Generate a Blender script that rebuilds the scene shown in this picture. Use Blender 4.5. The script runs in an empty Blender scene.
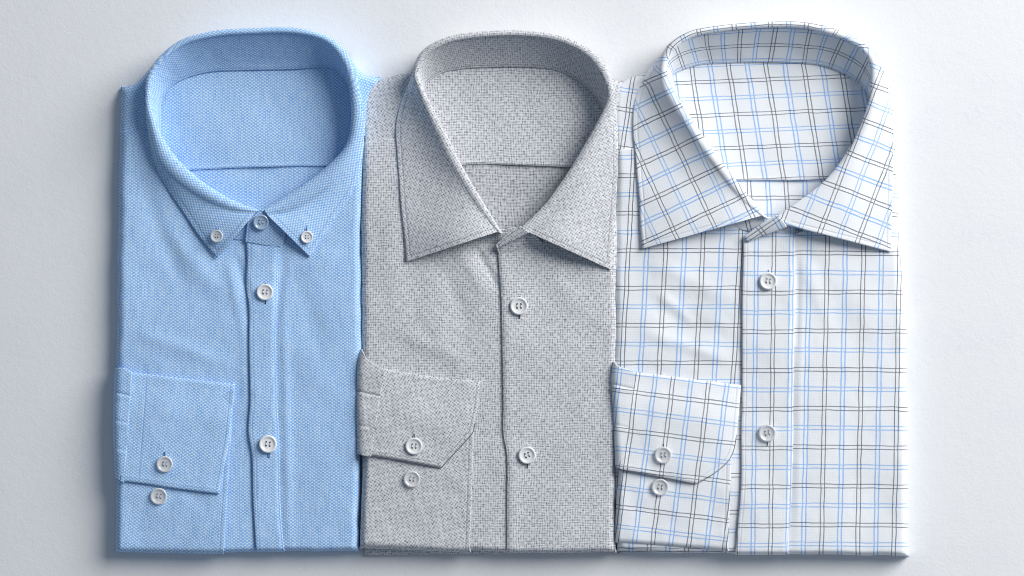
import bpy, bmesh, math, random
import numpy as np
from mathutils import noise, Vector

random.seed(7); rng = np.random.default_rng(7)
sc = bpy.context.scene
COL = sc.collection
H = 2000.0            # camera height in millimetres; the frame is 1024 x 576 mm at the table

# ------------------------------------------------------------------ helpers
def world(px, py, z):
    """a point whose plan position is measured in millimetres on the photograph, at height z"""
    k = (H - z) / H * 0.001
    return ((px - 512.0) * k, (288.0 - py) * k, z * 0.001)

def nz(x, y, s, seed=0.0):
    return noise.noise(Vector((x / s + seed * 7.3, y / s - seed * 3.1, seed * 1.7)))

def fbm(X, Y, s, seed, oct=2):
    out = np.zeros(X.shape)
    it = np.nditer([X, Y], flags=['multi_index'])
    for x, y in it:
        v = 0.0; a = 1.0; q = s
        for o in range(oct):
            v += a * nz(float(x), float(y), q, seed + o); a *= 0.5; q *= 0.5
        out[it.multi_index] = v
    return out

def catmull(P, t):
    """P (n,k) control rows, t in 0..n-1"""
    P = np.asarray(P, float); n = len(P)
    t = np.clip(t, 0, n - 1 - 1e-9); i = np.floor(t).astype(int); f = (t - i)[:, None]
    g = lambda k: P[np.clip(k, 0, n - 1)]
    p0, p1, p2, p3 = g(i - 1), g(i), g(i + 1), g(i + 2)
    return 0.5 * (2 * p1 + (p2 - p0) * f + (2 * p0 - 5 * p1 + 4 * p2 - p3) * f ** 2 + (3 * p1 - p0 - 3 * p2 + p3) * f ** 3)

def curve(pts, n, smooth=True):
    pts = np.asarray(pts, float)
    if smooth and len(pts) > 2:
        d = catmull(pts, np.linspace(0, len(pts) - 1, 400))
    else:
        d = pts
    L = np.r_[0, np.cumsum(np.hypot(*np.diff(d, axis=0).T))]
    s = np.linspace(0, L[-1], n)
    return np.c_[np.interp(s, L, d[:, 0]), np.interp(s, L, d[:, 1])]

def polydist(X, Y, poly, signed=False):
    poly = np.asarray(poly, float)
    best = np.full(X.shape, 1e9); sg = np.ones(X.shape)
    for (x0, y0), (x1, y1) in zip(poly[:-1], poly[1:]):
        dx, dy = x1 - x0, y1 - y0; l2 = dx * dx + dy * dy + 1e-9
        t = np.clip(((X - x0) * dx + (Y - y0) * dy) / l2, 0, 1)
        d = np.hypot(X - x0 - t * dx, Y - y0 - t * dy)
        m = d < best
        best = np.where(m, d, best)
        sg = np.where(m, np.sign((X - x0) * dy - (Y - y0) * dx), sg)
    return best * sg if signed else best

def ss(x):
    x = np.clip(x, 0, 1); return x * x * (3 - 2 * x)

class Sheet: pass

def coons(top, bottom, left, right, step=1.6, smooth=(1, 1, 1, 1)):
    lens = [np.hypot(*np.diff(np.asarray(c, float), axis=0).T).sum() for c in (top, bottom, left, right)]
    nu = max(6, int(max(lens[0], lens[1]) / step)); nv = max(6, int(max(lens[2], lens[3]) / step))
    T = curve(top, nu, smooth[0]); B = curve(bottom, nu, smooth[1])
    L = curve(left, nv, smooth[2]); R = curve(right, nv, smooth[3])
    u = np.linspace(0, 1, nu)[None, :, None]; v = np.linspace(0, 1, nv)[:, None, None]
    c00, c10, c01, c11 = (T[0] + L[0]) / 2, (T[-1] + R[0]) / 2, (B[0] + L[-1]) / 2, (B[-1] + R[-1]) / 2
    G = ((1 - v) * T[None] + v * B[None] + (1 - u) * L[:, None] + u * R[:, None]
         - ((1 - u) * (1 - v) * c00 + u * (1 - v) * c10 + (1 - u) * v * c01 + u * v * c11))
    s = Sheet(); s.X = G[..., 0]; s.Y = G[..., 1]
    s.edges = {'t': G[0].copy(), 'b': G[-1].copy(), 'l': G[:, 0].copy(), 'r': G[:, -1].copy()}
    s.Z = np.zeros(s.X.shape); s.U = s.X.copy(); s.V = s.Y.copy()
    s.S1 = np.full(s.X.shape, 99.0); s.S2 = np.full(s.X.shape, 99.0)
    return s

def edge_dist(s, which):
    return np.minimum.reduce([polydist(s.X, s.Y, s.edges[e][::2] if len(s.edges[e]) > 8 else s.edges[e]) for e in which])

def round_edges(s, which, r, drop):
    for e in which:
        d = polydist(s.X, s.Y, s.edges[e][::2])
        q = np.clip(1 - d / r, 0, 1)
        s.Z = s.Z - drop * (1 - np.sqrt(np.clip(1 - q * q, 0, 1)))

def skirt(s, which, zend=1.0, layers=1, bulge=1.3, rows=10, inset=1.0):
    for e in which:
        for nm in ('X', 'Y', 'Z', 'U', 'V', 'S1', 'S2'):
            A = getattr(s, nm)
            if e in 'lr': A = A.T
            if e in 'rb': A = A[::-1]
            setattr(s, '_' + nm, A.copy())
        dX = s._X[0] - s._X[2]; dY = s._Y[0] - s._Y[2]; l = np.hypot(dX, dY) + 1e-6; dX /= l; dY /= l
        dU = s._U[0] - s._U[2]; dV = s._V[0] - s._V[2]; l = np.hypot(dU, dV) + 1e-6; dU /= l; dV /= l
        new = {k: [] for k in ('X', 'Y', 'Z', 'U', 'V', 'S1', 'S2')}
        z0 = s._Z[0]
        for k in range(rows, 0, -1):
            f = k / rows
            z = z0 + (zend - z0) * f
            b = bulge * (abs(math.sin(math.pi * layers * f)) - 0.15) - inset * f
            new['X'].append(s._X[0] + dX * b); new['Y'].append(s._Y[0] + dY * b); new['Z'].append(z)
            dd = (z0 - z)
            new['U'].append(s._U[0] + dU * dd); new['V'].append(s._V[0] + dV * dd)
            new['S1'].append(s._S1[0] * 0 + 99); new['S2'].append(s._S2[0] * 0 + 99)
        for nm in new:
            A = np.concatenate([np.array(new[nm]), getattr(s, '_' + nm)], axis=0)
            if e in 'rb': A = A[::-1]
            if e in 'lr': A = A.T
            setattr(s, nm, A)

def link(name, me, parent=None, mat=None):
    o = bpy.data.objects.new(name, me); COL.objects.link(o)
    if parent is not None: o.parent = parent
    if mat is not None: me.materials.append(mat)
    return o

def build(s, name, parent, mat, thick=1.0, offset=-1, flip=None, closed=False):
    n, m = s.X.shape
    k = (H - s.Z) / H * 0.001
    co = np.stack([(s.X - 512.0) * k, (288.0 - s.Y) * k, s.Z * 0.001], -1).reshape(-1, 3)
    idx = np.arange(n * m).reshape(n, m)
    a, b, c, d = idx[:-1, :-1], idx[1:, :-1], idx[1:, 1:], idx[:-1, 1:]
    F = np.stack([a, b, c, d], -1).reshape(-1, 4)
    if flip: F = F[:, ::-1]
    me = bpy.data.meshes.new(name)
    me.from_pydata(co.tolist(), [], F.tolist())
    uv = me.uv_layers.new(name='cloth')
    UV = np.stack([s.U, s.V], -1).reshape(-1, 2)
    li = np.empty(len(me.loops), int); me.loops.foreach_get('vertex_index', li)
    uv.data.foreach_set('uv', UV[li].astype(np.float32).ravel())
    for nm, A in (('seam_a', s.S1), ('seam_b', s.S2)):
        at = me.attributes.new(nm, 'FLOAT', 'POINT'); at.data.foreach_set('value', A.astype(np.float32).ravel())
    me.polygons.foreach_set('use_smooth', np.ones(len(me.polygons), bool))
    me.validate(); me.update()
    o = link(name, me, parent, mat)
    if thick:
        md = o.modifiers.new('cloth_thickness', 'SOLIDIFY'); md.thickness = thick * 0.001; md.offset = offset
    return o

# ------------------------------------------------------------------ node maths
class NT:
    def __init__(s, mat):
        s.nt = mat.node_tree; s.n = s.nt.nodes; s.l = s.nt.links
    def val(s, x, sock):
        if isinstance(x, (int, float)): sock.default_value = x
        elif isinstance(x, tuple): sock.default_value = x
        else: s.l.new(x, sock)
    def m(s, op, a, b=0.0, c=0.0, clamp=False):
        nd = s.n.new('ShaderNodeMath'); nd.operation = op; nd.use_clamp = clamp
        for x, i in zip((a, b, c), nd.inputs): s.val(x, i)
        return nd.outputs[0]
    def add(s, a, b): return s.m('ADD', a, b)
    def sub(s, a, b): return s.m('SUBTRACT', a, b)
    def mul(s, a, b): return s.m('MULTIPLY', a, b)
    def map(s, x, a, b, c=0.0, d=1.0):
        nd = s.n.new('ShaderNodeMapRange'); nd.interpolation_type = 'SMOOTHSTEP'; s.val(x, nd.inputs[0])
        for v, i in zip((a, b, c, d), (1, 2, 3, 4)): nd.inputs[i].default_value = v
        return nd.outputs[0]
    def noise(s, vec, scale=1.0, detail=2.0, rough=0.5):
        nd = s.n.new('ShaderNodeTexNoise'); s.l.new(vec, nd.inputs['Vector'])
        nd.inputs['Scale'].default_value = scale; nd.inputs['Detail'].default_value = detail; nd.inputs['Roughness'].default_value = rough
        return nd.outputs[0]
    def vec(s, x, y, z=0.0):
        nd = s.n.new('ShaderNodeCombineXYZ')
        for q, i in zip((x, y, z), nd.inputs): s.val(q, i)
        return nd.outputs[0]
    def mix(s, f, a, b, mode='MIX'):
        nd = s.n.new('ShaderNodeMix'); nd.data_type = 'RGBA'; nd.blend_type = mode; s.val(f, nd.inputs[0])
        for q, i in ((a, 6), (b, 7)): s.val((*q, 1.0) if isinstance(q, tuple) and len(q) == 3 else q, nd.inputs[i])
        return nd.outputs[2]
    def attr(s, name):
        nd = s.n.new('ShaderNodeAttribute'); nd.attribute_name = name; return nd.outputs['Fac']

def newmat(name):
    m = bpy.data.materials.new(name); m.use_nodes = True
    return m, NT(m), m.node_tree.nodes['Principled BSDF']

def seams(t, uv_u, uv_v, col, height):
    """top-stitching: a fine dashed run of thread lying in a shallow groove"""
    tot_h = height
    for nm in ('seam_a', 'seam_b'):
        d = t.m('ABSOLUTE', t.attr(nm))
        g = t.map(d, 0.0, 1.6, 1.0, 0.0)
        ln = t.map(d, 0.25, 0.8, 1.0, 0.0)
        dash = t.m('SINE', t.mul(t.add(uv_u, uv_v), 2 * math.pi / 3.1))
        dash = t.map(dash, -0.9, -0.2, 0.25, 1.0)
        f = t.mul(t.mul(ln, dash), 0.55)
        col = t.mix(f, col, STITCH[0])
        tot_h = t.sub(tot_h, t.mul(g, 1.2))
    return col, tot_h
STITCH = [(0.2, 0.2, 0.2)]

def finish(t, b, col, h, bump, rough=0.85, sheen=0.15):
    t.val(col, b.inputs['Base Color'])
    b.inputs['Roughness'].default_value = rough
    b.inputs['Specular IOR Level'].default_value = 0.25
    b.inputs['Sheen Weight'].default_value = sheen
    b.inputs['Sheen Roughness'].default_value = 0.5
    bp = t.n.new('ShaderNodeBump'); bp.inputs['Strength'].default_value = bump; bp.inputs['Distance'].default_value = 0.0006
    t.l.new(h, bp.inputs['Height']); t.l.new(bp.outputs[0], b.inputs['Normal'])

def uvs(t):
    nd = t.n.new('ShaderNodeUVMap'); nd.uv_map = 'cloth'
    sp = t.n.new('ShaderNodeSeparateXYZ'); t.l.new(nd.outputs[0], sp.inputs[0])
    return nd.outputs[0], sp.outputs[0], sp.outputs[1]

TAU = 2 * math.pi
def mat_blue():
    m, t, b = newmat('blue_oxford_cotton'); uv, u, v = uvs(t)
    w = t.noise(uv, 0.02, 1); uu = t.add(u, t.mul(w, 3.0)); vv = t.add(v, t.mul(t.noise(uv, 0.015, 1), 3.0))
    p = t.mul(t.m('COSINE', t.mul(uu, TAU / 4.36)), t.m('COSINE', t.mul(vv, TAU / 3.1)))
    vs = t.noise(t.vec(t.mul(u, 0.9), t.mul(v, 0.05)), 1.0, 1)       # slubs along the warp
    hs = t.noise(t.vec(t.mul(u, 0.08), t.mul(v, 0.8)), 1.0, 2)
    g = t.noise(uv, 0.75, 3, 0.7)
    bead = t.map(p, -0.25, 0.75)
    k = t.add(t.mul(bead, 0.80), t.add(t.mul(t.sub(vs, 0.5), 0.75), t.add(t.mul(t.sub(g, 0.5), 1.7), t.mul(t.sub(hs, 0.5), 0.5))))
    k = t.m('ADD', k, 0.34, clamp=True)
    col = t.mix(k, (0.140, 0.390, 0.860), (0.660, 0.845, 1.0))
    STITCH[0] = (0.2, 0.34, 0.62)
    col, h = seams(t, u, v, col, t.add(bead, t.mul(g, 0.6)))
    finish(t, b, col, h, 0.25); return m

def mat_grey(name='grey_weave_cotton', dk=(0.20, 0.205, 0.225), lt=(0.79, 0.80, 0.825)):
    m, t, b = newmat(name); uv, u, v = uvs(t)
    wob = t.noise(uv, 0.035, 2); u2 = t.add(u, t.mul(wob, 6.0)); v2 = t.add(v, t.mul(t.noise(uv, 0.03, 2), 5.0))
    # a dobby: blocks where the warp shows change places with blocks where the weft shows
    blk = t.map(t.mul(t.m('COSINE', t.mul(u2, TAU / 7.2)), t.m('COSINE', t.mul(v2, TAU / 7.2))), -0.35, 0.35)
    vs = t.noise(t.vec(t.mul(u, 0.95), t.mul(v, 0.14)), 1.0, 1)
    hs = t.noise(t.vec(t.mul(u, 0.14), t.mul(v, 0.95), 4.0), 1.0, 1)
    cu = t.m('COSINE', t.mul(u2, TAU / 2.55)); cv = t.m('COSINE', t.mul(v2, TAU / 2.55))
    g = t.noise(uv, 1.0, 2, 0.6)
    k = t.add(t.mul(t.sub(vs, 0.5), t.add(0.75, t.mul(blk, 0.5))), t.mul(t.sub(hs, 0.5), t.sub(1.25, t.mul(blk, 0.5))))
    k = t.add(k, t.mul(t.add(cu, cv), 0.11)); k = t.add(k, t.mul(t.sub(g, 0.5), 0.8))
    dots = t.mul(t.map(t.add(cu, cv), -1.6, 0.4, 1.0, 0.0), t.map(blk, 0.0, 0.7))
    k = t.sub(k, t.mul(dots, 0.24)); k = t.add(k, t.mul(t.sub(0.5, blk), 0.12))
    k = t.m('ADD', k, 0.745, clamp=True)
    col = t.mix(k, dk, lt)
    STITCH[0] = (0.2, 0.21, 0.24)
    col, h = seams(t, u, v, col, t.mul(k, 1.0))
    finish(t, b, col, h, 0.3); return m

def mat_plaid(PX=36.0, PY=38.5):
    m, t, b = newmat('white_tattersall_check_cotton'); uv, u, v = uvs(t)
    wob = t.mul(t.sub(t.noise(uv, 0.035, 4, 0.55), 0.5), 3.0)
    g = t.noise(uv, 0.9, 2, 0.6)
    def lines(c, other, P, ph, w):
        c = t.add(c, wob)
        d = t.m('ABSOLUTE', t.sub(t.m('PINGPONG', t.add(c, ph), P / 2.0), 0.0))
        d = t.m('ABSOLUTE', t.sub(d, 1.85))
        ln = t.map(d, w * 0.35, w * 1.25, 1.0, 0.0)
        dash = t.noise(t.vec(t.mul(other, 1.1), t.mul(c, 0.15), 2.0), 1.0, 2)
        tw = t.map(t.m('SINE', t.mul(t.add(other, c), TAU / 2.4)), -1, 1, 0.7, 1.0)
        return t.mul(ln, t.mul(t.map(dash, 0.25, 0.55, 0.6, 1.0), tw))
    bk = t.m('MAXIMUM', lines(u, v, PX, 0.0, 0.62), t.mul(lines(v, u, PY, 0.0, 0.58), 0.95))
    bl_ = t.m('MAXIMUM', lines(u, v, PX, PX / 2, 0.78), t.mul(lines(v, u, PY, PY / 2, 0.66), 0.9))
    th = t.add(t.m('COSINE', t.mul(u, TAU / 2.6)), t.m('COSINE', t.mul(v, TAU / 2.6)))
    base = t.mix(t.m('ADD', t.mul(g, 1.0), t.mul(th, 0.03), clamp=True), (0.875, 0.90, 0.935), (0.93, 0.945, 0.965))
    col = t.mix(t.mul(bl_, 0.95), base, (0.16, 0.43, 0.88))
    col = t.mix(t.mul(bk, 0.98), col, (0.022, 0.03, 0.055))
    STITCH[0] = (0.6, 0.64, 0.7)
    col, h = seams(t, u, v, col, t.add(t.mul(g, 0.9), t.mul(th, 0.08)))
    finish(t, b, col, h, 0.35); return m

def mat_plain(name, c, rough=0.6, coat=0.0, trans=0.0):
    m, t, b = newmat(name)
    tc = t.n.new('ShaderNodeTexCoord')
    n = t.noise(tc.outputs['Object'], 180.0, 3)
    c2 = tuple(min(1, x * 1.18) for x in c)
    t.val(t.mix(n, tuple(x * 0.82 for x in c), c2), b.inputs['Base Color'])
    b.inputs['Roughness'].default_value = rough; b.inputs['Coat Weight'].default_value = coat
    b.inputs['Coat Roughness'].default_value = 0.08
    b.inputs['Transmission Weight'].default_value = trans
    return m

def mat_table():
    m, t, b = newmat('fine_white_plaster')
    tc = t.n.new('ShaderNodeTexCoord'); o = tc.outputs['Object']
    n1 = t.noise(o, 420.0, 4, 0.65); n2 = t.noise(o, 14.0, 3, 0.6); n3 = t.noise(o, 150.0, 3, 0.6)
    patch = t.mul(t.map(n2, 0.48, 0.66), t.map(t.noise(o, 300.0, 4, 0.7), 0.42, 0.58))
    col = t.mix(t.mul(patch, 0.5), (0.87, 0.872, 0.875), (0.80, 0.815, 0.85))
    t.val(col, b.inputs['Base Color']); b.inputs['Roughness'].default_value = 0.7
    b.inputs['Specular IOR Level'].default_value = 0.3
    h = t.add(t.mul(n1, 0.5), t.add(t.mul(n3, 0.6), t.mul(n2, 1.2)))
    bp = t.n.new('ShaderNodeBump'); bp.inputs['Strength'].default_value = 0.30; bp.inputs['Distance'].default_value = 0.0012
    t.l.new(h, bp.inputs['Height']); t.l.new(bp.outputs[0], b.inputs['Normal'])
    return m

M_BLUE, M_GREY, M_PLAID = mat_blue(), mat_grey(), mat_plaid()
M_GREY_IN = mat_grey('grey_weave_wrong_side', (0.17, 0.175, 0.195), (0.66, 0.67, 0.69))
M_PEARL = mat_plain('white_pearl_button', (0.90, 0.91, 0.92), 0.18, 1.0)
M_SMOKE = mat_plain('smoky_pearl_button', (0.90, 0.92, 0.94), 0.12, 1.0, 0.0)
M_SMOKE.node_tree.nodes['Principled BSDF'].inputs['Alpha'].default_value = 0.7
M_BLUEB = mat_plain('blue_tinted_button', (0.42, 0.56, 0.76), 0.15, 1.0, 0.15)
M_THREAD = mat_plain('white_sewing_thread', (0.62, 0.65, 0.68), 0.8)
M_EDGE_SHADE = mat_plain('cuff_edge_shade', (0.16, 0.17, 0.20), 0.9)  # dark colour standing in for shade along the cuff's free edge
M_HOLE = mat_plain('dark_buttonhole', (0.035, 0.05, 0.08), 0.9)

# ------------------------------------------------------------------ table
bm = bmesh.new()
bmesh.ops.create_grid(bm, x_segments=8, y_segments=8, size=2.5)
me = bpy.data.meshes.new('tabletop'); bm.to_mesh(me); bm.free()
tb = link('tabletop', me, None, mat_table()); tb['kind'] = 'structure'

# ------------------------------------------------------------------ buttons
def button_mesh(name, mat):
    prof = [(0, 0.0), (7.0, 0.0), (8.0, 0.5), (8.45, 1.3), (8.35, 2.2), (7.7, 2.75), (6.9, 2.7), (6.1, 2.2), (5.4, 1.75), (4.2, 1.55), (0, 1.5)]
    bm = bmesh.new(); N = 48; rings = []
    for r, z in prof:
        if r == 0: rings.append([bm.verts.new((0, 0, z))])
        else: rings.append([bm.verts.new((r * math.cos(TAU * k / N), r * math.sin(TAU * k / N), z)) for k in range(N)])
    for A, B in zip(rings[:-1], rings[1:]):
        for k in range(N):
            k2 = (k + 1) % N
            if len(A) == 1: bm.faces.new((A[0], B[k2], B[k]))
            elif len(B) == 1: bm.faces.new((A[k], A[k2], B[0]))
            else: bm.faces.new((A[k], A[k2], B[k2], B[k]))
    bmesh.ops.recalc_face_normals(bm, faces=bm.faces)
    me = bpy.data.meshes.new(name); bm.to_mesh(me); bm.free()
    o = bpy.data.objects.new(name + '_work', me); COL.objects.link(o)
    bm = bmesh.new()
    for sx in (-1, 1):
        for sy in (-1, 1):
            r = bmesh.ops.create_cone(bm, cap_ends=True, segments=14, radius1=0.95, radius2=0.95, depth=8)
            bmesh.ops.translate(bm, verts=r['verts'], vec=(sx * 1.75, sy * 1.75, 0))
    mc = bpy.data.meshes.new('cut'); bm.to_mesh(mc); bm.free()
    c = bpy.data.objects.new('cut', mc); COL.objects.link(c)
    md = o.modifiers.new('b', 'BOOLEAN'); md.object = c; md.operation = 'DIFFERENCE'; md.solver = 'EXACT'
    dg = bpy.context.evaluated_depsgraph_get()
    out = bpy.data.meshes.new_from_object(o.evaluated_get(dg))
    out.name = name
    bpy.data.objects.remove(o); bpy.data.objects.remove(c)
    out.transform(__import__('mathutils').Matrix.Scale(0.001, 4))
    out.materials.clear(); out.materials.append(mat)
    for p in out.polygons: p.use_smooth = abs(p.normal.z) < 0.995 or p.center.z > 0.002
    return out
B_PEARL = button_mesh('button', M_PEARL); B_SMOKE = button_mesh('button', M_SMOKE); B_BLUE = button_mesh('button', M_BLUEB)

def tube_into(bm, pts, r, n=6):
    pts = [Vector(p) for p in pts]; rings = []
    for i, p in enumerate(pts):
        d = (pts[min(i + 1, len(pts) - 1)] - pts[max(i - 1, 0)]).normalized()
        a = d.cross(Vector((0, 0, 1)));
        if a.length < 1e-4: a = d.cross(Vector((1, 0, 0)))
        a.normalize(); b = d.cross(a)
        rings.append([bm.verts.new(p + (a * math.cos(TAU * k / n) + b * math.sin(TAU * k / n)) * r) for k in range(n)])
    for A, B in zip(rings[:-1], rings[1:]):
        for k in range(n): bm.faces.new((A[k], A[(k + 1) % n], B[(k + 1) % n], B[k]))
    bm.faces.new(rings[0][::-1]); bm.faces.new(rings[-1])

def thread_mesh():
    bm = bmesh.new(); q = 1.75
    for sx in (-1, 1):
        tube_into(bm, [(sx * q, -q, 0.2), (sx * q, -q * 0.8, 1.7), (sx * q, 0, 2.15), (sx * q, q * 0.8, 1.7), (sx * q, q, 0.2)], 0.24)
    for v in bm.verts: v.co *= 0.001
    bmesh.ops.recalc_face_normals(bm, faces=bm.faces)
    me = bpy.data.meshes.new('thread'); bm.to_mesh(me); bm.free(); me.materials.append(M_THREAD)
    for p in me.polygons: p.use_smooth = True
    return me
TH = thread_mesh()

def hole_mesh():
    """a worked buttonhole: a dark slit between two ridges of stitches"""
    bm = bmesh.new(); L = 10.5
    for sx in (-1, 1):
        tube_into(bm, [(sx * 0.75, -L, 0.0), (sx * 0.9, -L * 0.5, 0.35), (sx * 0.9, L * 0.5, 0.35), (sx * 0.75, L, 0.0)], 0.45)
    f0 = len(bm.faces)
    r = bmesh.ops.create_cube(bm, size=1.0)
    for v in r['verts']: v.co = Vector((v.co.x * 1.1, v.co.y * (2 * L + 1.0), v.co.z * 0.5))
    bm.faces.ensure_lookup_table()
    for f in bm.faces[f0:]: f.material_index = 1
    for v in bm.verts: v.co *= 0.001
    bmesh.ops.recalc_face_normals(bm, faces=bm.faces)
    me = bpy.data.meshes.new('buttonhole'); bm.to_mesh(me); bm.free()
    return me
HOLE = hole_mesh()

def cloth_height(px, py):
    dg = bpy.context.evaluated_depsgraph_get()
    o = Vector((0, 0, H * 0.001)); d = (Vector(world(px, py, 0)) - o).normalized()
    hit, loc, nrm, *_ = sc.ray_cast(dg, o, d)
    return loc.z * 1000.0

def put_button(parent, px, py, z, r, mat='pearl', tilt=(0, 0), rot=0.0, hole=None, cloth=None, thread=True, ang=0.0):
    o = bpy.data.objects.new('button', {'pearl': B_PEARL, 'smoke': B_SMOKE, 'blue': B_BLUE}[mat]); COL.objects.link(o); o.parent = parent
    o.location = world(px, py, z + 0.5); o.scale = (r / 8.45,) * 3
    o.rotation_euler = (math.radians(tilt[0]), math.radians(tilt[1]), math.radians(rot))
    if thread:
        th = bpy.data.objects.new('thread', TH); COL.objects.link(th); th.parent = o
    if hole is not None:
        me = HOLE.copy(); me.materials.append(cloth); me.materials.append(M_HOLE)
        h = bpy.data.objects.new('buttonhole', me); COL.objects.link(h); h.parent = parent
        h.location = world(px + hole[0], py - hole[1], z + 0.1); h.rotation_euler = (0, 0, math.radians(ang)); h.scale = (1, hole[2], 1)
    return o

# ------------------------------------------------------------------ shirts
def thing(name, label, group, px, py):
    o = bpy.data.objects.new(name, None); COL.objects.link(o)
    o['label'] = label; o['category'] = 'shirt'; o['group'] = group
    o.empty_display_size = 0.05
    return o

def make_shirt(cfg):
    root = thing('folded_shirt', cfg['label'], 'folded dress shirts laid side by side', 0, 0)
    mat = cfg['mat']; seed = cfg['seed']; Z0 = cfg.get('z0', 20.0)
    def zb(X, Y, fine=True):
        z = np.full(X.shape, Z0)
        z += 1.5 * fbm(X, Y, 70.0, seed, 2)
        if fine:
            z += 0.2 * fbm(X, Y, 13.0, seed + 4, 2)
            z += 1.1 * fbm(X * 0.8 + Y * 0.45, Y * 0.35 - X * 0.2, 34.0, seed + 6, 1)
        for (x0, y0, x1, y1, w, h) in cfg['folds']:
            dx, dy = x1 - x0, y1 - y0; l = math.hypot(dx, dy)
            t = ((X - x0) * dx + (Y - y0) * dy) / (l * l); d = ((X - x0) * dy - (Y - y0) * dx) / l
            z += h * np.exp(-(d / w) ** 2) * np.exp(-((np.clip(t, -9, 9) - 0.5) / 0.42) ** 4)
        return z
    uvb = cfg['uv']
    def setuv(s, key):
        s.U, s.V = uvb[key](s.X, s.Y)

    # ---- folded back of the shirt: the stack of layers that everything lies on
    o_ = cfg['outline']     # tl, tr, br, bl
    s = coons([o_['tl'], o_['tr']], [o_['bl'], o_['br']], [o_['tl'], o_['ml'], o_['bl']], [o_['tr'], o_['mr'], o_['br']], 4.0)
    s.Z[:] = 10.5; round_edges(s, 'lrtb', 5, 3.0); setuv(s, 'left')
    skirt(s, 'lrtb', 0.4, layers=2, bulge=1.6, rows=10, inset=0.5)
    build(s, 'back_panel', root, mat, 0.8)

    # ---- collar curves
    st = cfg['collar']; n = len(st)
    A = np.array([list(a) + list(b) + list(c) + list(d) + [zr, zl] for a, b, c, d, zr, zl in
                  [(q[0], q[1], q[2], q[3] if q[3] else (q[0][0] * .45 + q[1][0] * .55, q[0][1] * .45 + q[1][1] * .55), q[4], q[5]) for q in st]])
    tt = np.linspace(0, n - 1, 330)
    C = catmull(A, tt)
    I, O, L, N, zr, zl = C[:, 0:2], C[:, 2:4], C[:, 4:6], C[:, 6:8], C[:, 8], C[:, 9]
    # leaf
    cols = []; NR = 8; NL = 40
    wid = np.hypot(*(O - I).T)
    rr = np.clip(wid * 0.5, 1.2, cfg.get('rmax', 3.2))
    cols.append((I, zr - rr - 1.6)); 
    for k in range(NR + 1):
        ph = math.pi * k / NR * 0.86
        f = (1 - math.cos(ph)) / (1 - math.cos(math.pi * 0.86))
        cols.append((I + (O - I) * f, zr - rr + rr * math.sin(ph)))
    zO = cols[-1][1]
    W = np.hypot(*(L - O).T)
    flat = ss((W - 6) / 30)[:, ]
    for k in range(1, NL + 1):
        f = k / NL
        pr = (1 - f) ** cfg.get('pexp', 3.2) * 0.86 + (1 - f) * 0.14
        pv = 1 - f ** 1.25
        prof = pr * flat + pv * (1 - flat)
        puff = cfg.get('puff', 1.2) * math.sin(math.pi * f) * flat
        te = np.minimum(tt, n - 1 - tt)
        lift = cfg.get('lift', 8.0) * math.sin(math.pi * f ** 0.75) * (1 - f * 0.4) * np.exp(-(te / 1.6) ** 2)
        cols.append((O + (L - O) * f, zl + (zO - zl) * prof + puff + lift))
    X = np.stack([c[0][:, 0] for c in cols], 1); Y = np.stack([c[0][:, 1] for c in cols], 1); Z = np.stack([c[1] for c in cols], 1)
    for _ in range(5):
        Zs = Z.copy(); Zs[:, 1:-1] = (Z[:, :-2] + 2 * Z[:, 1:-1] + Z[:, 2:]) / 4; Z[:, 8:-1] = Zs[:, 8:-1]
    wob = fbm(X, Y, 45.0, seed + 9, 2) * 0.7
    fcol = np.clip((np.arange(Z.shape[1])[None] - NR) / NL, 0, 1)
    Z = Z + (zb(X, Y, False) - 20.0 - 0.6) * flat[:, None] * fcol
    Z = Z + wob * (np.arange(Z.shape[1])[None] > NR) * flat[:, None]
    # leaf never dips under the body of the shirt where it lies on it
    s = Sheet(); s.X, s.Y, s.Z = X, Y, Z
    # cloth coordinates: distance run along the roll line, and across it
    Os = O.copy()
    for _ in range(60): Os[1:-1] = (Os[:-2] + 2 * Os[1:-1] + Os[2:]) / 4
    arc = np.r_[0, np.cumsum(np.hypot(*np.diff(Os, axis=0).T))]
    T = np.gradient(Os, axis=0); 
    for _ in range(60): T[1:-1] = (T[:-2] + 2 * T[1:-1] + T[2:]) / 4
    T /= np.hypot(*T.T)[:, None]
    Nn = np.stack([T[:, 1], -T[:, 0]], 1)
    dX = X - O[:, None, 0]; dY = Y - O[:, None, 1]
    up = np.stack([np.r_[0, np.cumsum(np.sqrt(np.diff(X[i]) ** 2 + np.diff(Y[i]) ** 2 + np.diff(Z[i]) ** 2))] for i in range(len(X))])
    lat = dX * Nn[:, None, 0] + dY * Nn[:, None, 1]
    wv = flat[:, None]
    s.U = arc[:, None] + (dX * T[:, None, 0] + dY * T[:, None, 1]) + cfg['collar_uv'][0]
    s.V = -(np.abs(lat) * wv + up * (1 - wv)) + cfg['collar_uv'][1]
    ti = tt[:, None]
    for (t0, t1, end) in ((6.3, 8.5, 0), (n - 1 - 5.0, n - 1 - 7.5, 1)):
        wgt = ss((t1 - ti) / (t1 - t0)) if not end else ss((ti - t1) / (t0 - t1))
        sel = (tt < 5.0) if not end else (tt > n - 6.0)
        p0 = O[sel][0]; p1 = O[sel][-1]; tv = (p1 - p0) / np.hypot(*(p1 - p0)); ba = math.radians(cfg.get('bend', (0, 0))[end]); tv = np.array([tv[0] * math.cos(ba) - tv[1] * math.sin(ba), tv[0] * math.sin(ba) + tv[1] * math.cos(ba)]); nv_ = np.array([tv[1], -tv[0]]); a0 = arc[sel][0]
        ul = a0 + (X - p0[0]) * tv[0] + (Y - p0[1]) * tv[1] + cfg['collar_uv'][0]
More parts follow.
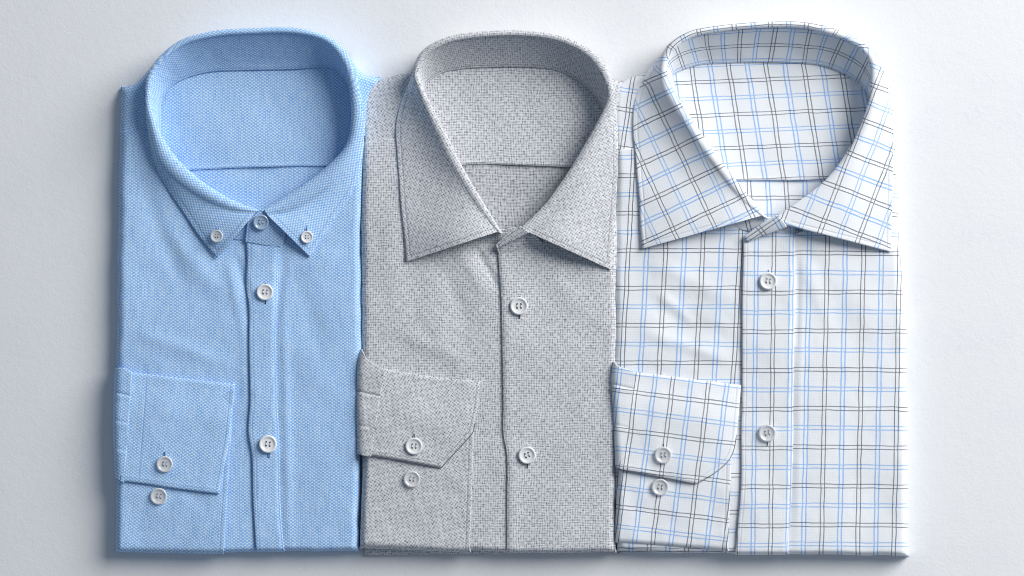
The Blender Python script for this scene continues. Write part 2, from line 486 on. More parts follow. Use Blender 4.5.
        sgn = np.sign(((L[sel][0] - p0) * nv_).sum()); vl = -sgn * ((X - p0[0]) * nv_[0] + (Y - p0[1]) * nv_[1]) + cfg['collar_uv'][1]
        s.U = s.U * (1 - wgt) + ul * wgt; s.V = s.V * (1 - wgt) + vl * wgt
    # stitching a few millimetres inside the leaf's free edges
    outer = L[::3]; f1 = np.stack([X[0], Y[0]], 1)[NR:][::3]; f2 = np.stack([X[-1], Y[-1]], 1)[NR:][::3]
    dd = np.minimum.reduce([polydist(X, Y, outer), polydist(X, Y, f1), polydist(X, Y, f2)])
    s.S1 = np.where(np.arange(X.shape[1])[None] > NR, dd - cfg.get('stitch', 4.5), 99.0)
    s.S1 = np.where(flat[:, None] > 0.3, s.S1, 99.0)
    s.S2 = np.full(X.shape, 99.0)
    collar = build(s, 'collar', root, mat, 1.0, offset=-1, flip=cfg.get('cflip', False))
    # neckband: from the yoke seam up to just inside the roll
    s = Sheet(); K = 22
    f = np.linspace(0, 1, K)[None, :]
    top = I * 0.75 + O * 0.25; zt = zr - rr - 1.0
    zn = 13.5 + (zl > 15) * 0.0 + np.clip((zl - 19), 0, 9) * cfg.get('nz', 0.6)
    s.X = N[:, None, 0] * (1 - f) + top[:, None, 0] * f; s.Y = N[:, None, 1] * (1 - f) + top[:, None, 1] * f
    s.Z = zn[:, None] + (zt - zn)[:, None] * (f ** 1.25)
    s.Z += 0.9 * fbm(s.X, s.Y, 22.0, seed + 13, 2) * np.sin(math.pi * f)
    arcN = np.r_[0, np.cumsum(np.hypot(*np.diff(N, axis=0).T))]
    s.U = arc[:, None] * 1.0 + cfg['collar_uv'][0] + 0 * f + cfg.get('band_lean', 0) * f
    s.V = f * np.hypot(np.hypot(*(top - N).T), zt - zn)[:, None] + cfg['collar_uv'][1] + 8
    s.S1 = f * np.hypot(*(top - N).T)[:, None] - 2.2; s.S2 = np.full(s.X.shape, 99.0)
    build(s, 'neckband', root, mat, 1.2, offset=1, flip=cfg.get('cflip', False))

    # ---- inside of the back, seen through the neck opening
    i7, i14 = cfg['yoke_i']
    def at(arr, i): return arr[int(round(i / (n - 1) * (len(arr) - 1)))]
    def seg(arr, a, b, m=9): return [tuple(at(arr, a + (b - a) * k / m)) for k in range(m + 1)]
    ctr = np.array(cfg['neck_ctr'])
    Nout = N + (N - ctr) / np.hypot(*(N - ctr).T)[:, None] * 3.0
    Oin = O + (O - I) * 0.4
    a, b = cfg['yoke_seam_i']
    lft = [tuple(at(Nout, i7))] + seg(Oin, i7 - 2, a, 5); rgt = [tuple(at(Nout, i14))] + seg(Oin, i14 + 2, b, 5)
    sm = [lft[-1]] + cfg['yoke_seam'] + [rgt[-1]]
    s = coons(seg(Nout, i7, i14, 12), sm, lft, rgt, 1.8)
    s.Z = 13.0 + 1.2 * fbm(s.X, s.Y, 50, seed + 20, 2) - 0.0 * s.X
    setuv(s, 'yoke'); s.S1 = edge_dist(s, 'b') - 0.9
    s.Z += 0.8 * ss(1 - edge_dist(s, 'b') / 4)
    build(s, 'yoke', root, mat, 1.0)
    smx = np.array([sm[0]] + cfg['yoke_seam'] + [sm[-1]]); up_ = [(x, y - 4) for x, y in smx]
    s = coons(up_, [tuple(at(O, 0.3) + np.array([0, 8])), tuple(at(O, n - 1.3) + np.array([0, 8]))], [up_[0]] + seg(Oin, a - 0.6, 0.3, 5), [up_[-1]] + seg(Oin, b + 0.6, n - 1.3, 5), 1.8)
    s.Z = 11.6 + 1.2 * fbm(s.X, s.Y, 50, seed + 21, 2); setuv(s, 'inner')
    build(s, 'inner_back', root, cfg.get('mat_in', mat), 0.8)

    # ---- shoulders
    for key in ('shoulder_l', 'shoulder_r'):
        q = dict(cfg[key]); j0, j1 = q['j']; inner = seg(O, j0, j1, 8)
        e = 'r' if key.endswith('_l') else 'l'; q[e] = inner; p = -1 if e == 'r' else 0
        q['t'] = list(q['t']); q['b'] = list(q['b']); q['t'][p] = inner[0]; q['b'][p] = inner[-1]
        s = coons(q['t'], q['b'], q['l'], q['r'], 1.8)
        s.Z = zb(s.X, s.Y) - 0.6; setuv(s, key)
        round_edges(s, q['round'], 6, 6); s.S1 = edge_dist(s, 'b') - 1.5
        skirt(s, q['round'], 1.0, layers=2, bulge=1.6)
        build(s, 'shoulder', root, mat, 1.0)
    # ---- front panels
    for key, off in (('left', 0.0), ('right', 1.5)):
        q = cfg[key]
        s = coons(q['t'], q['b'], q['l'], q['r'], 1.6)
        for e in q['round']:
            d = polydist(s.X, s.Y, s.edges[e][::2]); wv_ = fbm(s.X * 0.2, s.Y, 34.0, seed + 50, 2) if e in 'lr' else fbm(s.X, s.Y * 0.2, 34.0, seed + 51, 2)
            if e in 'lr': s.X = s.X + 1.6 * wv_ * np.exp(-d / 14)
            else: s.Y = s.Y + 1.3 * wv_ * np.exp(-d / 14)
            s.edges[e] = {'l': np.stack([s.X[:, 0], s.Y[:, 0]], 1), 'r': np.stack([s.X[:, -1], s.Y[:, -1]], 1), 'b': np.stack([s.X[-1], s.Y[-1]], 1)}[e]
        setuv(s, key)
        s.Z = zb(s.X, s.Y) + off
        if key == 'left':
            s.Z -= 1.2 * ss(1 - edge_dist(s, 'r') / 14)
        else:
            d = polydist(s.X, s.Y, s.edges['l'][::2])
            s.Z += 0.5 * np.exp(-((d - 6) / 6) ** 2)
            if cfg.get('plain_front'): s.S1 = d - 1.6
        round_edges(s, q['round'].replace('b', ''), cfg.get('er', 7), 7); round_edges(s, 'b', 4, 5)
        skirt(s, q['round'], 1.2, layers=3, bulge=1.3, rows=16)
        build(s, 'front_panel', root, mat, 1.1)
    if 'placket' in cfg:
        q = cfg['placket']
        s = coons(q['t'], q['b'], q['l'], q['r'], 1.3)
        setuv(s, 'placket')
        s.Z = zb(s.X, s.Y) + 2.9
        dl = polydist(s.X, s.Y, s.edges['l'][::2]); dr = polydist(s.X, s.Y, s.edges['r'][::2])
        s.Z -= 0.7 * ss(1 - dl / 3) + 1.0 * ss(1 - dr / 5)
        s.Z += 0.5 * fbm(s.X * 0.6, s.Y, 9.0, seed + 31, 2) * (ss(1 - dl / 8) + ss(1 - dr / 8)) * 0.7
        round_edges(s, 'b', 4, 5)
        s.S1 = dr - 1.2; s.S2 = dl - (4.0 if cfg.get('pst', True) else 95)
        skirt(s, 'b', 1.5, layers=3, bulge=1.2, rows=12)
        build(s, 'placket', root, mat, 1.0)
    # ---- front end of the neckband, lapping over
    for q in cfg['stand']:
        s = coons(q['t'], q['b'], q['l'], q['r'], 1.0)
        v = np.linspace(0, 1, s.X.shape[0])[:, None]; u = np.linspace(0, 1, s.X.shape[1])[None]
        s.Z = q['z'][0] * (1 - v) * (1 - u) + q['z'][1] * (1 - v) * u + q['z'][2] * v * (1 - u) + q['z'][3] * v * u + q.get('puff', 1.5) * np.sin(math.pi * v) * (0.4 + 0.6 * u) + zb(s.X, s.Y, False) - 20.0
        c, sn = math.cos(q.get('rot', 0)), math.sin(q.get('rot', 0))
        s.U = (s.X * c + s.Y * sn) + q.get('du', 0); s.V = -s.X * sn + s.Y * c + q.get('dv', 0)
        s.S1 = edge_dist(s, 'tl') - 2.5
        build(s, 'neckband', root, mat, 1.2)
    # ---- sleeve and cuff
    q = cfg['sleeve']; ca, sa = math.cos(q['ang']), math.sin(q['ang'])
    def cuv(s):
        s.U = (s.X - q['uv0'][0]) * ca + (s.Y - q['uv0'][1]) * sa; s.V = -(s.X - q['uv0'][0]) * sa + (s.Y - q['uv0'][1]) * ca
    sl = q['under']
    s = coons(sl['t'], sl['b'], sl['l'], sl['r'], 1.5)
    cuv(s); s.Z = zb(s.X, s.Y) + 4.2 + 0.5 * fbm(s.X, s.Y, 20, seed + 40, 2)
    round_edges(s, 'l', 5, 6); round_edges(s, 'b', 5, 5)
    s.S1 = edge_dist(s, 'r') - 4.5; s.S2 = edge_dist(s, 'l') - 20.0 if q.get('vst') else s.S2
    skirt(s, 'lb', 1.8, layers=3, bulge=1.6, rows=14, inset=1.5)
    sleeve = build(s, 'sleeve', root, mat, 1.2)
    sd = q['side']
    s = coons(sd['t'], sd['b'], sd['l'], sd['r'], 1.2)
    cuv(s); s.Z = zb(s.X, s.Y) + 7.6 + 0.3 * np.sin(s.Y / 6.0 + seed)
    dl = polydist(s.X, s.Y, s.edges['l'][::2])
    round_edges(s, 'l', 7, 5)
    for (yy, hh) in sd['pleats']:
        hh *= 0.6; s.Z -= hh * np.exp(-((s.Y - yy - 0.22 * (s.X - s.X.min())) / 1.3) ** 2) - 0.4 * np.exp(-((s.Y - yy - 4.5) / 3.5) ** 2)
    s.S1 = s.Y - sd['pleats'][0][0] - 0.22 * (s.X - s.X.min())
    skirt(s, 'l', 2.0, layers=3, bulge=1.6, rows=14, inset=1.5)
    build(s, 'sleeve_gather', sleeve, mat, 1.0)
    cf = q['cuff']
    s = coons(cf['t'], cf['b'], cf['l'], cf['r'], 1.3, cf.get('smooth', (1, 1, 1, 1)))
    cuv(s); s.Z = zb(s.X, s.Y) + 7.4 + 0.7 * fbm(s.X, s.Y, 38, seed + 44, 2)
    dt = polydist(s.X, s.Y, s.edges['t'][::2]); de = edge_dist(s, 'lbr')
    s.Z -= 3.6 * ss(1 - dt / 42) + 0.8 * ss(1 - dt / 3) + 0.6 * ss(1 - de / 3)
    s.Z -= cf.get('rdrop', 0.8) * ss(1 - polydist(s.X, s.Y, s.edges['r'][::2]) / 16)
    s.Z += 0.4 * np.exp(-((polydist(s.X, s.Y, s.edges['b'][::2]) - 3) / 3) ** 2)
    s.S1 = edge_dist(s, 'br') - cf.get('so', 4.0)
    if cf.get('edge'): s.S2 = edge_dist(s, 'br') - 0.4  # cuff rim darkened in the stitch colour, in place of shade
    if cf.get('vline'): s.S2 = polydist(s.X, s.Y, cf['vline'], True)
    cuff = build(s, 'cuff', root, mat, 1.4)
    if cf.get('edge_shade_line'):  # added dark tube: draws a shade line where the softbox leaves none
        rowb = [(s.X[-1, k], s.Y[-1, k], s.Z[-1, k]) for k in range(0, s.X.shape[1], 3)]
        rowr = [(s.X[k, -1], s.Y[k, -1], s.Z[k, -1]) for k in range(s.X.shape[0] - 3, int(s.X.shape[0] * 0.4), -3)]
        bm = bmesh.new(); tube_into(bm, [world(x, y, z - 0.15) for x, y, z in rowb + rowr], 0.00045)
        me = bpy.data.meshes.new('edge_shade_line'); bm.to_mesh(me); bm.free()
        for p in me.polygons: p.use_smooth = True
        link('edge_shade_line', me, cuff, cf['edge_shade_line'])
    # ---- buttons
    def zat(x, y): return float(zb(np.array([[float(x)]]), np.array([[float(y)]]))[0, 0])
    bpy.context.view_layer.update()
    hts = [max(cloth_height(b[0] + a, b[1] + c) for a, c in ((0, 0), (4, 0), (-4, 0), (0, 4), (0, -4))) for b in cfg['buttons']]
    for b, hz in zip(cfg['buttons'], hts):
        x, y, r, k, off, par = b[:6]; ex = b[6] if len(b) > 6 else {}
        put_button({'r': root, 'c': cuff, 's': sleeve, 'k': collar}[par], x, y, hz, r, k, ex.get('tilt', (0, 0)), ex.get('rot', random.uniform(-8, 8)),
                   ex.get('hole'), mat, ang=ex.get('ang', 0))
    return root

def U0(x0=0, y0=0, ang=0.0, sx=1.0, sy=1.0, lx=0.0, ly=0.0):
    c, s = math.cos(ang), math.sin(ang)
    def f(X, Y):
        a = X - x0; b = Y - y0
        a, b = a + lx * b, b + ly * a
        return (a * c + b * s) * sx, (-a * s + b * c) * sy
    return f

Zb, Zt = 46, 4   # rim height at the back of the neck; lower edge of the leaf behind it
blue = dict(
    mat=M_BLUE, seed=1.0, rmax=5.5, pexp=5.5, lift=7.0, label='solid light blue shirt with a small button-down collar, left of the grey shirt',
    outline=dict(tl=(126, 92), tr=(372, 84), br=(357, 550), bl=(121, 549), ml=(121, 300), mr=(359, 300)),
    folds=[(150, 210, 225, 300, 10, 1.5), (135, 170, 190, 300, 9, -1.3), (228, 262, 242, 330, 5, 1.1), (236, 255, 250, 300, 4, -1.0), (300, 270, 345, 250, 8, 0.9),
           (285, 245, 276, 330, 4, -1.1), (130, 330, 230, 365, 8, 1.2), (280, 330, 350, 420, 14, 0.8), (284, 300, 289, 560, 5, 1.3), (244, 300, 246, 420, 5, 0.8), (290, 260, 325, 360, 10, -0.8)],
    uv=dict(left=U0(), right=U0(), placket=U0(), yoke=U0(ang=0.02), inner=U0(sx=0.9), shoulder_l=U0(ang=0.35), shoulder_r=U0(ang=-0.3)),
    collar_uv=(0, 0), neck_ctr=(255, 120), yoke_i=(7, 13), yoke_seam_i=(3.6, 16.4), yoke_seam=[(200, 169.5), (230, 168), (260, 167), (300, 166), (325, 166)],
    collar=[
        ((259, 210), (255, 213), (217, 258), None, 31, 23.5),
        ((240, 203), (231, 210), (199, 236), None, 32, 23),
        ((215, 190), (203, 198), (184, 213), None, 33, 22.5),
        ((190, 171), (177, 180), (169, 191), None, 34, 22),
        ((170, 149), (158, 157), (157, 170), None, 36, 21),
        ((156, 122), (149, 125), (148, 140), (160, 118), 38, 18),
        ((150, 98), (145, 99), (146, 104), (162, 99), 40, 12),
        ((156, 71), (150, 69), (151, 75), (174, 84), 42, 7),
        ((181, 47), (177, 42), (178, 48), (195, 75), 44, Zt),
        ((215, 37), (213, 31), (214, 37), (218, 71), Zb, Zt),
        ((255, 34), (255, 28), (255, 34), (255, 70), Zb, Zt),
        ((295, 34), (297, 28), (297, 34), (295, 69), Zb, Zt),
        ((324, 42), (331, 38), (330, 43), (322, 67), 45, 6),
        ((341, 62), (350, 58), (349, 63), (338, 71), 44, 9),
        ((349, 88), (359, 84), (359, 89), (352, 92), 43, 14),
        ((351, 120), (363, 116), (364, 124), None, 41, 18),
        ((345, 146), (356, 147), (362, 162), None, 38, 21),
        ((325, 168), (336, 178), (352, 192), None, 35, 22),
        ((301, 186), (311, 199), (335, 217), None, 33, 23),
        ((281, 199), (289, 211), (321, 240), None, 32, 23.5),
        ((264, 210), (267, 215), (310, 257), None, 32, 24.5)],
    left=dict(t=[(121, 131), (150, 132), (175, 160), (205, 192), (235, 216), (252, 232)], l=[(121, 131), (119, 250), (118, 370), (120, 548)],
              b=[(120, 548), (190, 550), (264, 551)], r=[(252, 232), (257, 300), (257, 400), (261, 480), (264, 551)], round='lb'),
    right=dict(t=[(258, 232), (285, 222), (320, 192), (345, 160), (364, 132)], l=[(258, 232), (260, 300), (260, 400), (262, 480), (266, 551)],
               b=[(266, 551), (310, 550), (358, 549)], r=[(364, 132), (361, 230), (360, 380), (358, 549)], round='rb'),
    placket=dict(t=[(246, 237), (262, 240), (279, 246)], l=[(246, 237), (247, 262), (246, 285), (249, 310), (249, 345), (250, 400), (248, 430), (252, 458), (253, 500), (256, 551)],
                 r=[(279, 246), (277, 300), (276, 340), (277, 400), (279, 440), (280, 500), (284, 551)], b=[(256, 551), (270, 551), (284, 551)]),
    stand=[dict(t=[(256, 209), (266, 211), (286, 228)], l=[(256, 209), (248, 220), (245, 242)], b=[(245, 242), (262, 245), (281, 247)], r=[(286, 228), (285, 238), (281, 247)], z=(30.0, 25, 22.9, 22.4), puff=0.8),
           dict(t=[(222, 218), (240, 214), (256, 213)], l=[(222, 218), (221, 226), (222, 236)], b=[(222, 236), (236, 240), (252, 240)], r=[(256, 213), (255, 226), (252, 240)], z=(20.5, 26, 19.5, 20))],
    shoulder_l=dict(j=(7, 4), t=[(123, 88), (136, 84), (170, 74)], b=[(121, 134), (145, 134), (175, 150)], l=[(123, 88), (122, 110), (121, 134)], r=[(170, 74), (168, 110), (175, 150)], round='lt'),
    shoulder_r=dict(j=(13, 16), t=[(340, 70), (362, 74), (379, 79)], b=[(340, 160), (355, 145), (366, 134)], l=[(340, 70), (342, 120), (340, 160)], r=[(379, 79), (370, 100), (366, 134)], round='rt'),
    sleeve=dict(ang=0.10, uv0=(0, 0), vst=False,
        under=dict(t=[(122, 420), (180, 415), (233, 392)], l=[(122, 420), (118, 480), (117, 551)], b=[(117, 551), (170, 552), (224, 553)], r=[(236, 386), (231, 450), (224, 553)]),
        side=dict(t=[(116, 368), (124, 368), (132, 373)], l=[(116, 368), (114, 420), (116, 478)], b=[(116, 478), (120, 481), (124, 483)], r=[(132, 373), (128, 430), (124, 483)], pleats=[(392, 1.5), (420, 1.2), (448, 1.0)]),
        cuff=dict(t=[(128, 371), (147, 374), (190, 379), (235, 384)], l=[(128, 371), (125, 420), (120, 481)], b=[(120, 481), (145, 484), (185, 490), (219, 494)], r=[(235, 384), (229, 440), (219, 494)], so=4, lb=False,
                  vline=[(147, 374), (143, 430), (139, 478)])),
    buttons=[(265, 292, 8.3, 'pearl', 3.2, 'r', dict(hole=(0.5, -1.5, 0.95), tilt=(2, 3))), (268, 444, 8.8, 'pearl', 3.2, 'r', dict(hole=(1, -2.5, 1.0), tilt=(-3, 4))),
             (261, 222, 7.8, 'blue', 28.6, 'r', dict(tilt=(10, 4))),
             (217, 236, 6.4, 'smoke', 25.2, 'k', dict(hole=(0.5, 4, 0.75), tilt=(4, -6), ang=-8)), (307, 237, 6.2, 'pearl', 25.8, 'k', dict(hole=(-0.7, 4, 0.75), ang=4, tilt=(4, 4))),
             (165, 464, 8.2, 'smoke', 7.6, 'c', dict(hole=(-0.3, 2.5, 0.85))), (159, 496, 8.4, 'smoke', 4.6, 's', dict(tilt=(3, 0)))])

grey = dict(
    mat=M_GREY, mat_in=M_GREY_IN, lift=12.0, seed=2.0, label='grey textured weave shirt with a wide pointed collar, between the blue and the checked shirt',
    outline=dict(tl=(368, 92), tr=(617, 88), br=(611, 551), bl=(366, 554), ml=(364, 300), mr=(612, 300)), plain_front=True, z0=20.5,
    folds=[(456, 245, 490, 300, 8, 1.3), (474, 245, 500, 290, 4, -1.4), (440, 262, 470, 330, 9, -1.0), (385, 200, 400, 320, 12, 0.8), (540, 260, 600, 330, 12, 1.0),
           (420, 300, 480, 400, 12, 0.9), (395, 330, 470, 365, 8, 1.1)],
    uv=dict(left=U0(), right=U0(3, 2), yoke=U0(sx=0.95, sy=0.95), inner=U0(sx=0.8, sy=0.8), shoulder_l=U0(ang=0.6), shoulder_r=U0(ang=-0.5)),
    collar_uv=(0, 0), neck_ctr=(512, 120), yoke_i=(7, 14), yoke_seam_i=(3.0, 17.5), yoke_seam=[(470, 164), (490, 164), (520, 165), (550, 166), (572, 167)],
    collar=[
        ((503, 234), (497, 232), (406, 262), None, 32, 23),
        ((490, 213), (482, 214), (404, 237), None, 33, 22.5),
        ((475, 188), (466, 190), (401, 210), None, 34, 22.5),
        ((460, 162), (451, 165), (399, 180), None, 36, 22),
        ((447, 135), (438, 138), (397, 152), None, 38, 22),
        ((434, 110), (426, 112), (396, 126), None, 40, 21.5),
        ((424, 90), (418, 91), (401, 101), (426, 96), 41, 20),
        ((419, 72), (413, 72), (411, 78), (427, 83), 42, 14),
        ((429, 54), (423, 50), (423, 56), (441, 73), 44, 7),
        ((453, 42), (450, 36), (450, 42), (460, 69), Zb, Zt),
        ((490, 37), (488, 31), (488, 37), (490, 67), Zb, Zt),
        ((530, 37), (532, 31), (532, 37), (530, 67), Zb, Zt),
        ((562, 43), (566, 37), (566, 43), (556, 70), Zb, Zt),
        ((587, 57), (594, 52), (594, 58), (579, 81), 44, 6),
        ((602, 77), (609, 73), (610, 79), (595, 96), 43, 10),
        ((607, 97), (614, 96), (616, 103), (605, 113), 42, 16),
        ((599, 118), (607, 119), (618, 133), None, 40, 20),
        ((583, 147), (592, 150), (618, 166), None, 37, 22),
        ((566, 175), (575, 179), (616, 202), None, 35, 23),
        ((544, 205), (552, 209), (613, 238), None, 33, 23.5),
        ((518, 230), (527, 232), (611, 270), None, 33, 24)],
    left=dict(t=[(363, 143), (400, 140), (425, 160), (455, 196), (480, 222), (506, 240)], l=[(363, 143), (362, 250), (362, 400), (365, 547)],
              b=[(365, 547), (440, 548), (518, 552)], r=[(506, 240), (512, 300), (514, 400), (517, 480), (518, 552)], round='lb'),
    right=dict(t=[(497, 244), (525, 240), (560, 215), (590, 175), (604, 152), (619, 150)], l=[(497, 244), (499, 270), (501, 300), (502, 340), (503, 400), (503, 432), (507, 458), (507, 500), (507, 552)],
               b=[(507, 552), (560, 552), (615, 551)], r=[(619, 150), (617, 250), (616, 400), (615, 551)], round='rb'),
    stand=[dict(t=[(495.5, 245), (504, 236), (513, 229.5), (521, 226)], l=[(495.5, 245), (496, 247), (497, 249)], b=[(497, 249), (508, 243), (519, 238), (529, 232.5)], r=[(521, 226), (525, 229), (529, 232.5)], z=(27.5, 34.0, 27.0, 33.5), puff=1.5, rot=-0.6),
           dict(t=[(496, 244), (505, 235), (517, 229), (530, 232)], l=[(496, 244), (497, 250), (499, 256)], b=[(499, 256), (520, 254), (545, 246)], r=[(530, 232), (538, 238), (545, 246)], z=(24, 31, 20.6, 19.0), puff=2.2),
           dict(t=[(470, 222), (488, 226), (501, 229), (516, 227)], l=[(470, 222), (471, 230), (474, 240)], b=[(474, 240), (490, 244), (504, 243)], r=[(516, 227), (511, 236), (504, 243)], z=(20, 27, 19, 19.5))],
    shoulder_l=dict(j=(7, 4.4), t=[(365, 86), (388, 78), (413, 71), (440, 66)], b=[(363, 146), (395, 142), (440, 140)], l=[(365, 86), (363, 115), (363, 146)], r=[(440, 66), (440, 100), (440, 140)], round='lt'),
    shoulder_r=dict(j=(13.6, 16.5), t=[(585, 66), (606, 76), (622, 83)], b=[(585, 160), (605, 154), (619, 152)], l=[(585, 66), (588, 110), (585, 160)], r=[(622, 83), (620, 120), (619, 152)], round='rt'),
    sleeve=dict(ang=0.62, uv0=(0, 0),
        under=dict(t=[(366, 430), (420, 420), (470, 400)], l=[(366, 430), (363, 490), (361, 547)], b=[(361, 547), (415, 549), (470, 552)], r=[(474, 404), (475, 440), (470, 552)]),
        side=dict(t=[(362, 350), (368, 360), (377, 365), (386, 370)], l=[(362, 350), (358, 365), (357, 410), (358, 454)], b=[(358, 454), (364, 456), (371, 457)], r=[(386, 370), (378, 410), (371, 457)], pleats=[(391, 1.8), (425, 1.0)]),
        cuff=dict(t=[(382, 368), (410, 373), (445, 378), (481, 381)], l=[(382, 368), (376, 410), (368, 455)], b=[(368, 455), (405, 461), (441, 468)], r=[(481, 381), (479, 405), (473, 433), (441, 468)], smooth=(1, 1, 1, 0), edge=True, edge_shade_line=M_EDGE_SHADE, so=4, lb=False)),
    buttons=[(519, 306, 8.9, 'pearl', 2.4, 'r', dict(hole=(0.3, -1.5, 1.0))), (527, 455, 8.7, 'pearl', 2.4, 'r', dict(hole=(0.2, -2.0, 1.0), rot=20, tilt=(3, 2))),
             (414, 446, 8.5, 'pearl', 7.8, 'c', dict(hole=(0.5, 3, 0.85), ang=4)), (412, 479, 8.3, 'smoke', 4.8, 's')])

plaid = dict(
    mat=M_PLAID, seed=3.0, label='white shirt checked with thin black and blue lines, wide collar, right of the grey shirt',
    outline=dict(tl=(622, 92), tr=(884, 92), br=(903, 553), bl=(619, 551), ml=(617, 300), mr=(899, 300)), z0=20.5,
    folds=[(650, 262, 735, 300, 9, 1.0), (640, 300, 740, 345, 9, -0.9), (800, 250, 830, 330, 9, 0.9), (850, 270, 890, 400, 14, 0.8), (640, 330, 735, 362, 7, 1.3), (801, 300, 797, 560, 5, 0.9), (655, 290, 700, 330, 6, 1.2),
           (798, 250, 797, 360, 3, -1.0)],
    uv=dict(left=U0(665.6, 250.6, sx=36 / 37.2, sy=38.5 / 37.4, lx=0.055), right=U0(825, 369.5, sx=36 / 36.2, sy=38.5 / 38.8, lx=0.02, ly=-0.01),
            placket=U0(772.5, 370.5, sx=36 / 35, sy=38.5 / 38.8, lx=0.012), yoke=U0(731, 81, sx=36 / 37.5, sy=38.5 / 33.5, lx=-0.155, ly=0.04), inner=U0(750, 198, sx=36 / 37, sy=38.5 / 36, lx=-0.05),
            shoulder_l=U0(628, 110, ang=0.15), shoulder_r=U0(905, 110, ang=-0.2)),
    collar_uv=(10, 8), bend=(14, -8), band_lean=-6, neck_ctr=(775, 120), yoke_i=(7.6, 14), yoke_seam_i=(2.2, 18.6), yoke_seam=[(760, 180), (780, 180), (805, 180)],
    collar=[
        ((768, 218), (761, 216), (642, 249), None, 32, 23),
        ((753, 201), (744, 203), (640, 225), None, 33, 22.5),
        ((736, 180), (727, 183), (639, 200), None, 34, 22.5),
        ((719, 158), (710, 161), (637, 176), None, 36, 22),
        ((702, 134), (692, 137), (635, 152), None, 38, 22),
        ((686, 110), (676, 112), (633, 128), None, 40, 22),
        ((672, 86), (662, 87), (635, 101), (676, 90), 41, 21),
        ((667, 67), (660, 66), (645, 76), (672, 76), 42, 18),
        ((673, 51), (667, 46), (663, 54), (684, 69), 44, 11),
        ((691, 38), (688, 32), (687, 38), (703, 64), 45, 6),
        ((718, 32), (716, 26), (716, 32), (725, 63), Zb, Zt),
        ((760, 28), (760, 22), (760, 28), (760, 62), Zb, Zt),
        ((800, 28), (802, 22), (802, 28), (800, 63), Zb, Zt),
        ((831, 35), (836, 29), (836, 35), (825, 66), 45, 6),
        ((855, 46), (861, 41), (862, 47), (847, 75), 44, 10),
        ((869, 62), (877, 60), (882, 68), (863, 88), 43, 15),
        ((870, 88), (879, 88), (890, 99), (871, 100), 42, 20),
        ((864, 116), (873, 118), (893, 132), None, 40, 22),
        ((848, 150), (857, 154), (893, 170), None, 37, 23),
        ((822, 183), (831, 188), (892, 212), None, 34, 24),
        ((777, 216), (786, 225), (891, 252), None, 33, 24.5)],
    left=dict(t=[(616, 150), (650, 150), (690, 175), (720, 205), (752, 232)], l=[(616, 150), (615, 250), (615, 400), (618, 549)],
              b=[(618, 549), (680, 552), (752, 553)], r=[(752, 232), (754, 300), (754, 400), (753, 480), (750, 553)], round='lb'),
    right=dict(t=[(770, 236), (800, 232), (840, 205), (868, 165), (894, 148)], l=[(770, 236), (772, 300), (772, 400), (772, 480), (768, 553)],
               b=[(768, 553), (840, 554), (907, 555)], r=[(894, 148), (898, 230), (903, 300), (906, 380), (907, 555)], round='rb'),
    placket=dict(t=[(743, 237), (768, 231), (795, 226)], l=[(743, 237), (743, 262), (742, 300), (742, 345), (742, 400), (741, 430), (741, 480), (738, 520), (735, 554)],
                 r=[(795, 226), (795, 300), (794, 345), (793, 400), (793, 440), (791, 500), (788, 554)], b=[(735, 554), (760, 554), (788, 554)]),
    stand=[dict(t=[(744, 237), (755, 228), (766, 221), (777, 215)], l=[(744, 237), (746, 240), (748, 242)], b=[(748, 242), (762, 236), (774, 232), (787, 227)], r=[(777, 215), (783, 221), (787, 227)], z=(24.5, 33.5, 24.0, 32), puff=1.8, rot=-0.6, du=6, dv=-4),
           dict(t=[(735, 205), (752, 210), (768, 217), (780, 215)], l=[(735, 205), (734, 214), (733, 224)], b=[(733, 224), (742, 230), (756, 232)], r=[(780, 215), (768, 223), (756, 232)], z=(20.5, 27, 19.5, 20), rot=-0.3)],
    shoulder_l=dict(j=(7, 4.2), t=[(617, 88), (630, 79), (648, 73), (690, 66)], b=[(615, 153), (650, 150), (690, 150)], l=[(617, 88), (615, 120), (615, 153)], r=[(690, 66), (690, 110), (690, 150)], round='lt'),
    shoulder_r=dict(j=(15, 17.2), t=[(850, 74), (875, 78), (889, 86)], b=[(850, 160), (875, 152), (894, 150)], l=[(850, 74), (852, 120), (850, 160)], r=[(889, 86), (892, 115), (894, 150)], round='rt'),
    sleeve=dict(ang=0.125, uv0=(671, 397),
        under=dict(t=[(620, 440), (680, 430), (728, 400)], l=[(620, 440), (618, 490), (615, 542)], b=[(615, 542), (670, 546), (728, 551)], r=[(736, 390), (734, 450), (728, 551)]),
        side=dict(t=[(614, 362), (620, 367), (627, 369), (637, 373)], l=[(614, 362), (612, 380), (614, 420), (616, 467)], b=[(616, 467), (620, 469), (625, 470)], r=[(637, 373), (630, 420), (625, 470)], pleats=[(384, 1.2), (424, 1.2)]),
        cuff=dict(t=[(632, 371), (660, 375), (700, 380), (741, 385)], l=[(632, 371), (627, 420), (619, 469)], b=[(619, 469), (655, 476), (696, 484)], r=[(741, 385), (738, 420), (733, 452), (720, 469), (696, 484)], smooth=(1, 1, 1, 1), edge_shade_line=M_EDGE_SHADE, so=4, lb=False)),
    buttons=[(768, 281, 8.7, 'pearl', 3.2, 'r', dict(hole=(0.2, 1, 0.9))), (767, 433, 8.7, 'smoke', 3.2, 'r', dict(hole=(0.2, -2.0, 0.95), rot=12)),
             (663, 455, 8.5, 'smoke', 7.8, 'c', dict(hole=(0.5, 1, 0.9))), (660, 487, 8.5, 'smoke', 4.8, 's')])

for c in (blue, grey, plaid): make_shirt(c)

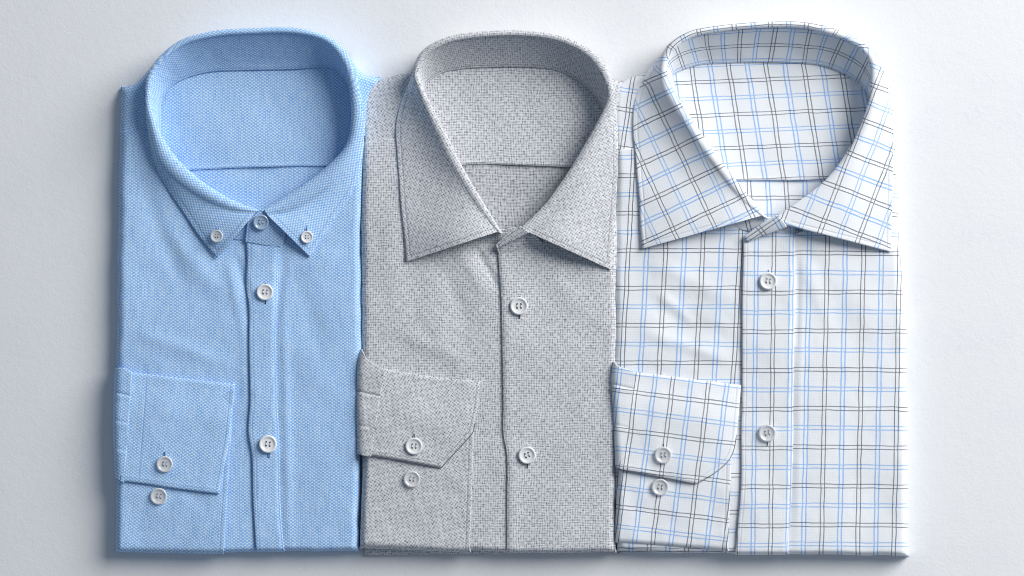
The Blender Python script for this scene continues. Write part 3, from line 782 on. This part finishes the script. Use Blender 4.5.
# ------------------------------------------------------------------ light
w = bpy.data.worlds.new('World'); sc.world = w; w.use_nodes = True
bg = w.node_tree.nodes['Background']; bg.inputs[0].default_value = (0.62, 0.78, 1.0, 1); bg.inputs[1].default_value = 0.2
def area(name, loc, tgt, size, power, col):
    l = bpy.data.lights.new(name, 'AREA'); l.shape = 'DISK'; l.size = size; l.energy = power; l.color = col
    o = bpy.data.objects.new(name, l); COL.objects.link(o); o.location = loc
    o.rotation_euler = (Vector(tgt) - Vector(loc)).to_track_quat('-Z', 'Y').to_euler()
area('softbox', (2.75, 2.1, 2.2), (0.0, -0.1, 0), 2.9, 225.0, (0.985, 0.975, 0.965))

cam = bpy.data.cameras.new('Camera'); co = bpy.data.objects.new('Camera', cam); COL.objects.link(co)
co.location = (0, 0, H * 0.001); cam.sensor_width = 36; cam.lens = 36 * (H * 0.001) / 1.024; cam.clip_end = 50
sc.camera = co
sc.view_settings.view_transform = 'Standard'; sc.view_settings.look = 'None'
sc.view_settings.exposure = 0.05; sc.view_settings.gamma = 1
sc.cycles.max_bounces = 6; sc.cycles.filter_width = 0.9
